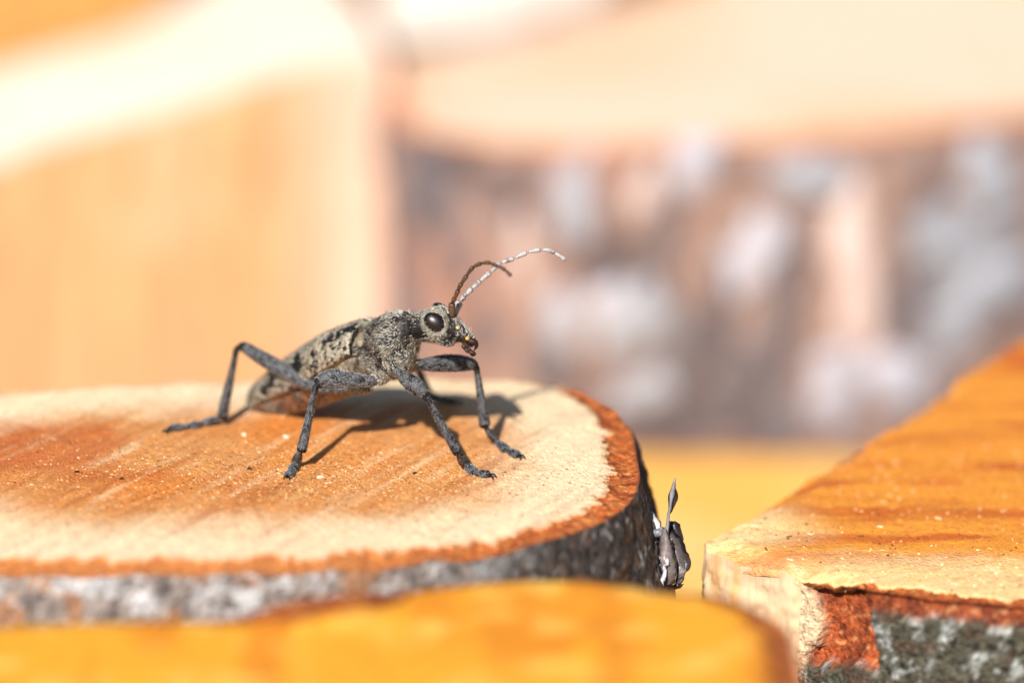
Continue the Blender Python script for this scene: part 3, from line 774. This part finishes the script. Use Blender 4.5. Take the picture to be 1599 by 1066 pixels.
chd = mixc(mixc(rep(lin(110, 104, 94)), rep(lin(40, 37, 36)), sstep(-0.05, 0.3, n3)), rep(BLACK), np.maximum(sstep(0.05, 0.3, n2_), sstep(0.15, 0.4, n1)))
C[m] = chd[m]; dens[m] = 0.75
for (x, y, d, r, cc_, dd) in [(648, 512, -0.1, 0.78, BLACK * 0.6, 0.04), (657, 519, -0.15, 0.62, BLACK * 0.6, 0.05), (655, 500, 0.0, 0.45, BLACK, 0.3), (641, 524, 0.1, 0.4, BLACK * 0.6, 0.05), (640, 506, 0.3, 0.55, BLACK, 0.15), (668, 494, -0.05, 0.3, BLACK, 0.1), (694, 496, -0.1, 0.3, BLACK, 0.2), (690, 530, -0.2, 0.25, lin(70, 60, 54), 0.3), (702, 491, 0.0, 0.28, BLACK, 0.1),
                              (714, 512, 0.2, 0.2, BLACK, 0.1), (727, 516, 0.4, 0.22, BLACK, 0.1), (704, 520, -0.1, 0.22, BLACK, 0.1), (738, 538, 0.5, 0.4, lin(40, 28, 22), 0.05), (716, 536, 0.3, 0.3, lin(52, 36, 28), 0.1),
                              (717, 510, 0.1, 0.15, lin(236, 190, 110), 0.1), (733, 528, 0.2, 0.15, lin(236, 180, 90), 0.05)]:
    f = sstep(r, r * 0.7, np.linalg.norm((BV - surf(x, y)), axis=1) + 0.12 * n2_) * ((reg == REG['head']) | (reg == REG['pronotum']))
    C = mixc(C, rep(cc_), f); dens = dens * (1 - f) + dd * f
# pale ring round the eye
re_ = np.linalg.norm(BV - P(679, 503, 0.0), axis=1)
f = sstep(1.05, 0.9, re_) * (reg == REG['head']) * 0.25
C = mixc(C, rep(lin(196, 186, 160)), f)
m = (reg == REG['leg'])
cl = mixc(rep(lin(76, 77, 80)), rep(lin(24, 24, 26)), sstep(0.0, 0.3, n2_ + 0.6 * n3))
C[m] = cl[m]; dens[m] = 0.85
kn = m & (ext[:, 0] > 0.95); C[kn] = BLACK * 0.6; dens[kn] = 0.1
m = (reg == REG['joint']); C[m] = BLACK * 0.7; dens[m] = 0.05
# sutures: narrow grooves between the plates
def seg_d(p, q):
    ab = q - p; t = np.clip(((BV - p) @ ab) / (ab @ ab), 0, 1)
    return np.linalg.norm(BV - (p + t[:, None] * ab), axis=1)
for line in ([(563, 530, 2.7), (557, 552, 2.6), (554, 572, 2.9), (556, 586, 3.2)], [(562, 530, 2.7), (575, 545, 2.1), (588, 560, 1.7), (598, 572, 1.6)], [(596, 582, 1.5), (603, 560, 1.0), (600, 545, 1.2), (606, 530, 1.0)],
             [(583, 505, 3.8), (580, 520, 2.4), (590, 540, 1.9), (600, 552, 1.3)], [(536, 572, 4.2), (520, 578, 4.7), (500, 584, 5.6)], [(640, 488, 1.7), (634, 505, 0.6), (634, 522, 0.6), (640, 540, 0.9)],
             [(706, 497, 0.0), (704, 512, -0.2), (708, 524, 0.0), (700, 536, 0.1)], [(710, 530, 0.1), (722, 534, 0.1), (734, 540, 0.4)]):
    dd = np.min([seg_d(P(*line[i]), P(*line[i + 1])) for i in range(len(line) - 1)], axis=0) + 0.05 * n2_
    f = sstep(0.45, 0.12, dd) * (reg != REG['leg'])
    BV -= BNn * (0.10 * f)[:, None]; C = mixc(C, rep(lin(30, 24, 22)), 0.8 * sstep(0.28, 0.12, dd) * (reg != REG['leg'])); dens *= 1 - 0.85 * f
C *= (1 + 0.6 * n3)[:, None]
bo = mk('body', BV, BF, M_BODY, beetle, np.clip(C, 0.004, 1))

# hairs: thin tapered slivers lying along the body and the legs
a_, b_, c_ = BV[BF[:, 0]], BV[BF[:, 1]], BV[BF[:, 2]]
ar = np.linalg.norm(np.cross(b_ - a_, c_ - a_), axis=1)
fd = dens[BF[:, 0]] * ar
NH = 34000
pick = rng.choice(len(BF), NH, p=fd / fd.sum())
u_ = rng.random((NH, 1)); v_ = rng.random((NH, 1))
pp = a_[pick] + (b_[pick] - a_[pick]) * u_ + (BV[BF[pick, 3]] - a_[pick]) * v_
nn = BNn[BF[pick, 0]]; fl = flow[BF[pick, 0]]; rg = reg[BF[pick, 0]]
isl = (rg == REG['leg'])[:, None]
fl = fl + np.where(isl, 0.12, 0.27) * rng.normal(size=(NH, 3))
sw = noise(pp, 0.9, 410); fl += np.column_stack([sw, noise(pp, 0.9, 411), noise(pp, 0.9, 412)]) * np.where(isl, 0.15, 0.7)
fl -= nn * np.sum(fl * nn, 1)[:, None]; fl /= np.linalg.norm(fl, axis=1)[:, None] + 1e-9
isleg = (rg == REG['leg'])
lift = np.where(isleg, 0.35, 0.22) + 0.15 * np.abs(rng.normal(size=NH))
stand = rng.random(NH) < 0.05
lift = np.where(stand, 1.2, lift)
L = np.where(isleg, 0.17, np.where(rg == REG['elytra'], 0.24, 0.28)) * (0.6 + 0.8 * rng.random(NH)); L = np.where(stand, L * 1.3, L)
dr = fl + nn * lift[:, None]; dr /= np.linalg.norm(dr, axis=1)[:, None]
s1 = np.cross(dr, nn); s1 /= np.linalg.norm(s1, axis=1)[:, None] + 1e-9
s2 = np.cross(s1, dr)
wd = (np.where(isleg, 0.010, 0.015) + 0.010 * rng.random(NH))[:, None]
base = pp - nn * 0.02
HV = np.stack([base + s1 * wd, base - s1 * wd * 0.5 + s2 * wd * 0.87, base - s1 * wd * 0.5 - s2 * wd * 0.87, base + dr * L[:, None]], 1).reshape(-1, 3)
o_ = (np.arange(NH) * 4)[:, None]
HF = np.concatenate([o_ + np.array([[0, 1, 3]]), o_ + np.array([[1, 2, 3]]), o_ + np.array([[2, 0, 3]])], 1).reshape(-1, 3)
hc = np.where(isleg[:, None], lin(196, 195, 194)[None], lin(232, 227, 212)[None]) * (0.3 + 0.8 * rng.random((NH, 1)) ** 1.2)
gold = rng.random(NH) < 0.05
hc = np.where((gold & ~isleg)[:, None], lin(214, 176, 110)[None], hc)
ho = mk('hair', HV, HF, M_HAIR, beetle, np.clip(np.repeat(hc, 4, 0), 0, 0.9)); ho['kind'] = 'stuff'

# eyes
def ellipsoid(c, ax, r, n=20):
    th = np.linspace(0, math.pi, n); ph = np.linspace(0, 2 * math.pi, 2 * n, endpoint=False)
    V = [c + ax[0] * r[0] * math.sin(t) * math.cos(p) + ax[1] * r[1] * math.sin(t) * math.sin(p) + ax[2] * r[2] * math.cos(t) for t in th for p in ph]
    return np.array(V), grid_faces(n, 2 * n, True)
ra = math.radians(-35)
e1 = CR * math.cos(ra) + CU * math.sin(ra); e2 = np.cross(CD, e1)
V, F = ellipsoid(P(680, 504, 0.08), (e1, e2, -CD), (0.84, 0.62, 0.42))
mk('eye', V, F, M_EYE, beetle, np.repeat(lin(20, 8, 6)[None], len(V), 0))
V, F = ellipsoid(P(689, 485, 1.9), (e1, e2, -CD), (0.70, 0.45, 0.42))
mk('eye', V, F, M_EYE, beetle, np.repeat(lin(20, 8, 6)[None], len(V), 0))

# mouthparts: mandibles and palps
def tube_mesh(pts, M=14, nc=10, prof=None, flat=1.0):
    R = crom(np.array(pts), M); c = R[:, :3]; r = np.maximum(R[:, 3], 0.008)
    if prof is not None: r = r * prof(np.linspace(0, 1, M))
    tan = np.gradient(c, axis=0); tan /= np.linalg.norm(tan, axis=1)[:, None]
    ref = np.array([0.3, 0.9, 0.2]); a = np.cross(tan, ref); a /= np.linalg.norm(a, axis=1)[:, None]; b = np.cross(a, tan)
    th = np.linspace(0, 2 * math.pi, nc, endpoint=False)
    V = (c[:, None] + r[:, None, None] * (np.cos(th)[None, :, None] * a[:, None] * flat + np.sin(th)[None, :, None] * b[:, None])).reshape(-1, 3)
    F = grid_faces(M, nc, True).tolist() + [tuple(range(nc))[::-1], tuple(range((M - 1) * nc, M * nc))]
    return V, F
def PW(x, y, d, r): return np.concatenate([P(x, y, d), [r]])
for d in (0.25, 1.1):
    V, F = tube_mesh([PW(732, 532, d, 0.22), PW(741, 534, d, 0.2), PW(744, 540, d + (0.2 if d < 0.6 else -0.2), 0.13), PW(741, 546, 0.65, 0.05)])
    mk('mandible', V, F, M_ANT, beetle, np.repeat(lin(44, 26, 20)[None], len(V), 0))
bead = lambda t: 0.75 + 0.35 * np.abs(np.sin(t * math.pi * 3))
for (q, d) in (([(722, 538), (728, 546), (735, 550), (741, 549)], 0.2), ([(724, 538), (731, 543), (737, 553), (743, 551)], 0.9)):
    V, F = tube_mesh([PW(x, y, d, 0.13) for x, y in q], 24, 10, bead)
    mk('palp', V, F, M_ANT, beetle, np.repeat(lin(52, 32, 24)[None], len(V), 0))

# antennae, bead by bead
def antenna(pix, d0, d1, r0, r1, light):
    A = crom(np.array([np.concatenate([P(x, y, d0 + (d1 - d0) * (i / (len(pix) - 1)) ** 1.4), [0]]) for i, (x, y) in enumerate(pix)]), 331)
    cuts = [0, 0.115, 0.155, 0.235, 0.31, 0.41, 0.51, 0.61, 0.71, 0.81, 0.905, 1.0]
    first = None
    for k in range(11):
        i0_, i1_ = int(cuts[k] * 330), int(cuts[k + 1] * 330)
        seg = A[i0_:i1_ + 1:max(1, (i1_ - i0_) // 5)].copy()
        if len(seg) < 3: seg = A[[i0_, (i0_ + i1_) // 2, i1_]].copy()
        rr = r0 + (r1 - r0) * k / 10
        if k == 0: rr *= 1.35
        seg[:, 3] = rr
        V, F = tube_mesh(seg, 16, 12, lambda t: 0.55 + 0.5 * t ** 0.6 - 0.45 * np.clip((t - 0.9) / 0.1, 0, 1))
        t = np.repeat(np.linspace(0, 1, 16), 12)
        Cc = mixc(np.repeat(light[None], len(V), 0), np.repeat(lin(30, 24, 22)[None], len(V), 0), np.maximum(sstep(0.93, 1.0, t), sstep(0.05, 0.0, t)) * 0.75)
        Cc = mixc(Cc, np.repeat(lin(60, 50, 46)[None], len(V), 0), sstep(0.2, 0.5, noise(V, 4.0, 420 + k, 2)) * 0.6)
        o = mk('antenna' if first is None else 'segment', V, F, M_ANT, beetle if first is None else first, Cc)
        if first is None: first = o
near_a = [(706, 494), (706, 475), (713, 459), (718, 447), (725, 436), (736, 420), (746.5, 413), (761, 410), (773, 414), (786, 420), (798, 431)]
far_a = [(710, 493), (716, 475), (730.5, 457), (752, 437), (766, 425), (780, 412), (803.6, 403), (824, 394), (842, 390.5), (857, 391), (871, 397.6), (884, 407)]
antenna(near_a, 0.1, -5.5, 0.18, 0.13, lin(92, 66, 48))
antenna(far_a, 1.0, 1.4, 0.20, 0.15, lin(166, 163, 162))

# ------------------------------------------------------------------ dry spur and peeling flakes on the bark of the beetle's log
def flake(pts, half, name, colr, parent, M=14):
    """curled bark flake: a bent strip with thickness; pts rows (px, py, depth), half = half width in mm"""
    R = crom(np.array([np.concatenate([P(*q), [h]]) for q, h in zip(pts, half)]), M)
    c = R[:, :3]; h = R[:, 3]
    tan = np.gradient(c, axis=0); tan /= np.linalg.norm(tan, axis=1)[:, None]
    sd = np.cross(tan, -CD); sd /= np.linalg.norm(sd, axis=1)[:, None]; up = np.cross(sd, tan)
    rowsV = []
    prof = [(-1, -0.25), (-0.5, 0.08), (0, 0.16), (0.5, 0.08), (1, -0.25), (0.5, -0.08), (0, -0.02), (-0.5, -0.08)]
    for k in range(M):
        for x, y in prof:
            rowsV.append(c[k] + sd[k] * x * h[k] + up[k] * y * min(0.9, h[k] * 1.2))
    V = np.array(rowsV); wb = 0.06 if name == 'dry_spur' else 0.3
    V += wb * np.column_stack([noise(V, 1.8, 500, 2), noise(V, 1.8, 501, 2), noise(V, 1.8, 502, 2)])
    F = grid_faces(M, 8, True).tolist() + [tuple(range(8))[::-1], tuple(range((M - 1) * 8, M * 8))]
    Cc = np.repeat(colr[None], len(V), 0) * (1 + 0.5 * noise(V, 1.5, 505, 2))[:, None]
    return mk(name, V, F, M_FLAKE, parent, np.clip(Cc, 0.01, 1))
SG = lin(128, 128, 134); SDk = lin(58, 52, 50)
flake([(1039, 850, -0.4), (1043, 815, -0.5), (1047, 785, -0.6), (1050, 768, -0.7), (1055, 745, -0.8)], [0.2, 0.11, 0.11, 0.2, 0.03], 'dry_spur', SG, main_log)
flake([(1046, 800, -0.3), (1052, 775, -0.4), (1053, 758, -0.5)], [0.1, 0.34, 0.05], 'dry_spur', SDk, main_log)
flake([(1028, 905, -0.5), (1018, 880, -0.8), (1016, 850, -0.7), (1022, 828, -0.3)], [0.3, 0.55, 0.5, 0.15], 'bark_flake', SG, main_log)
flake([(1046, 912, -0.9), (1042, 880, -1.2), (1040, 850, -0.9), (1036, 825, -0.4)], [0.35, 0.6, 0.55, 0.2], 'bark_flake', lin(120, 108, 104), main_log)
flake([(1034, 918, -1.4), (1038, 895, -1.6), (1044, 872, -1.4)], [0.08, 0.22, 0.1], 'bark_flake', lin(196, 194, 198), main_log)
flake([(1056, 910, -0.3), (1064, 890, -0.3), (1068, 878, -0.2), (1070, 868, -0.1)], [0.3, 0.42, 0.4, 0.1], 'bark_flake', SDk, main_log)
flake([(1054, 868, 0.5), (1056, 835, 0.7), (1050, 808, 0.7)], [0.3, 0.45, 0.2], 'bark_flake', lin(46, 40, 40), main_log)
flake([(1018, 800, 0.9), (1023, 812, 0.3), (1026, 826, -0.1)], [0.12, 0.25, 0.1], 'bark_flake', lin(206, 202, 196), main_log)
flake([(1026, 835, 0.7), (1038, 845, 0.1), (1052, 862, -0.2), (1058, 900, -0.4)], [0.6, 0.9, 0.9, 0.5], 'bark_flake', lin(88, 78, 74), main_log)

fr_ = random.Random(12)
for k in range(16):
    x = 1004 + 52 * fr_.random(); y = 800 + 8 * (x - 1004) / 10 + 70 * fr_.random(); d_ = -0.6 + 1.4 * fr_.random(); a_ = fr_.uniform(0.6, 2.3); l_ = fr_.uniform(10, 24)
    dx, dy = math.cos(a_) * l_, math.sin(a_) * l_
    flake([(x, y, d_), (x + dx * 0.5, y + dy * 0.5, d_ - 0.5), (x + dx, y + dy, d_ + 0.2)], [0.08, fr_.uniform(0.18, 0.5), 0.1], 'bark_flake', fr_.choice([SDk, SG, lin(50, 44, 42), lin(120, 108, 104), lin(200, 196, 190)]), main_log)

# ------------------------------------------------------------------ sawdust and crumbs
def chips(name, n, gen, sizes, cols_, seed, zf=None):
    r = np.random.default_rng(seed)
    VV = []; CC = []
    q = np.array([[-1, -1, -1], [1, -1, -1], [1, 1, -1], [-1, 1, -1], [-.7, -.6, 1], [.8, -.7, .8], [.6, .7, 1], [-.8, .6, .9]])
    f6 = np.array([[0, 3, 2, 1], [4, 5, 6, 7], [0, 1, 5, 4], [1, 2, 6, 5], [2, 3, 7, 6], [3, 0, 4, 7]])
    CT = np.array([gen(r) for i in range(n)])
    if zf is not None: CT[:, 2] = zf(CT[:, :2])
    for i in range(n):
        c = CT[i]; s = sizes(r)
        a = r.random() * 6.28; ca_, sa = math.cos(a), math.sin(a)
        sh = q * s * (0.8 + 0.4 * r.random((8, 3)))
        sh = sh @ np.array([[ca_, sa, 0], [-sa, ca_, 0], [0, 0, 1]])
        VV.append(sh + c + [0, 0, s[2] * 0.6])
        CC.append(np.repeat(cols_(r)[None], 8, 0))
    F = (np.arange(n) * 8)[:, None, None] + f6[None]
    return np.vstack(VV), F.reshape(-1, 4), np.vstack(CC)
def gmain(r):
    while True:
        if r.random() < 0.6: x, y = r.normal(-14, 9), r.normal(-1, 4)
        else: x, y = r.uniform(-42, 7), r.uniform(-15, 17)
        if ((x + 18) / 24) ** 2 + (y / 15.5) ** 2 < 1: return np.array([x, y, 0.0])
pal = [lin(246, 216, 172), lin(238, 190, 128), lin(206, 130, 66), lin(120, 70, 36), lin(66, 44, 32)]
V, F, Cc = chips('sawdust', 2400, gmain, lambda r: np.array([0.03 + 0.10 * r.random() ** 3, 0.02 + 0.035 * r.random(), 0.02]), lambda r: pal[r.choice(5, p=[.16, .26, .28, .2, .10])], 5, main_h)
sd_ = mk('sawdust', V, F, M_CHIP, None, Cc, smooth=False); sd_['kind'] = 'stuff'; sd_['label'] = 'fine pale and dark sawdust scattered round the beetle\'s feet'; sd_['category'] = 'sawdust'
def gright(r):
    while True:
        x = r.uniform(13, 46); y = r.uniform(-12, 20)
        p = np.array([x, y])
        j = np.argmin(np.hypot(RO[:, 0] - x, RO[:, 1] - y))
        if np.dot(p - RO[j], RN[j]) < -0.8: return np.array([x, y, 0.0])
V, F, Cc = chips('sawdust', 420, gright, lambda r: np.array([0.05 + 0.22 * r.random() ** 3, 0.03 + 0.06 * r.random(), 0.03]), lambda r: pal[r.choice(5, p=[.34, .2, .16, .15, .15])], 6, lambda q: RZ + r_h(q))
sd_ = mk('sawdust', V, F, M_CHIP, None, Cc, smooth=False); sd_['kind'] = 'stuff'; sd_['label'] = 'sparse sawdust and dark splinters on the amber split log'; sd_['category'] = 'sawdust'

# raised wood fibres left by the saw: short slivers on the cut face, denser along its edge
def fibres(parent, P0, up, L, wd, Cc, seed):
    r = np.random.default_rng(seed); n = len(P0)
    d = r.normal(size=(n, 3)) * [1, 1, 0.25]; d[:, 2] = up + 0.3 * np.abs(d[:, 2]); d /= np.linalg.norm(d, axis=1)[:, None]
    s1 = np.cross(d, [0.2, 0.3, 1.0]); s1 /= np.linalg.norm(s1, axis=1)[:, None]; s2 = np.cross(s1, d)
    b = P0 - [0, 0, 0.03]; w1 = wd[:, None]
    V = np.stack([b + s1 * w1, b - s1 * w1 * 0.5 + s2 * w1 * 0.87, b - s1 * w1 * 0.5 - s2 * w1 * 0.87, b + d * L[:, None]], 1).reshape(-1, 3)
    o = (np.arange(n) * 4)[:, None]
    F = np.concatenate([o + np.array([[0, 1, 3]]), o + np.array([[1, 2, 3]]), o + np.array([[2, 0, 3]])], 1).reshape(-1, 3)
    ob = mk('wood_fibre', V, F, M_CHIP, parent, np.clip(np.repeat(Cc, 4, 0), 0, 1)); ob['kind'] = 'stuff'
r_ = np.random.default_rng(31); n = 9000
P0 = np.array([gmain(r_) for _ in range(n)]); P0[:, 2] = main_h(P0[:, :2])
fibres(main_log, P0, 0.35, 0.08 + 0.28 * r_.random(n) ** 2, 0.008 + 0.014 * r_.random(n), main_col(P0, np.full(n, 9.0), None) * (0.75 + 0.5 * r_.random((n, 1))), 32)
n = 2600; j = r_.integers(0, len(MO), n); inn = 0.05 + 1.6 * r_.random(n) ** 1.5
xy = MO[j] - MN[j] * inn[:, None]; sel = (xy[:, 1] > 8) & (xy[:, 0] < 4); xy = xy[sel]; n = len(xy)
P0 = np.column_stack([xy, main_h(xy)])
fibres(main_log, P0, 0.7, 0.12 + 0.4 * r_.random(n) ** 2, 0.012 + 0.016 * r_.random(n), np.repeat(lin(244, 212, 166)[None], n, 0) * (0.8 + 0.3 * r_.random((n, 1))), 33)
n = 3500
P0 = np.array([gright(r_) for _ in range(n)]); P0[:, 2] = RZ + r_h(P0[:, :2])
fibres(right_log, P0, 0.35, 0.08 + 0.3 * r_.random(n) ** 2, 0.008 + 0.016 * r_.random(n), r_col(P0, np.full(n, 9.0), None) * (0.75 + 0.55 * r_.random((n, 1))), 34)

crumbs = [(381, 679, 'tiny pale wood crumb between the beetle\'s hind foot and its middle leg', 'pale'), (446, 682, 'tiny pale wood crumb just behind the shin of the middle leg', 'pale'),
          (500, 745, 'tiny pale wood crumb beside the beetle\'s middle foot', 'pale'), (648, 739, 'tiny dark crumb between the beetle\'s middle and front feet', 'dark'), (120, 737, 'tiny dark crumb farthest from the beetle on its log', 'dark'),
          (190, 748, 'tiny dark splinter out beyond the beetle\'s hind foot', 'dark'), (390, 732, 'tiny dark crumb beside the middle foot, on the tail side', 'dark'), (943, 692, 'tiny dark crumb on pale sapwood at the log\'s rounded end', 'dark')]
for k, (x, y, lab, kind) in enumerate(crumbs):
    c = onfloor(x, y, 0.0); r = np.random.default_rng(60 + k)
    V, F, Cc = chips('c', 1, lambda r_: np.zeros(3), lambda r_: np.array([0.20, 0.11, 0.07]) * (1 if kind == 'pale' else 0.85), lambda r_: lin(250, 232, 204) if kind == 'pale' else lin(58, 40, 30), 60 + k)
    V[:, 2] -= V[:, 2].min() + 0.02
    o = mk('wood_crumb', V + c, F, M_CHIP, None, Cc, smooth=False, origin=c)
    o['label'] = lab
    o['category'] = 'crumb'; o['group'] = 'pale crumbs on the sawn face' if kind == 'pale' else 'dark crumbs on the sawn face'
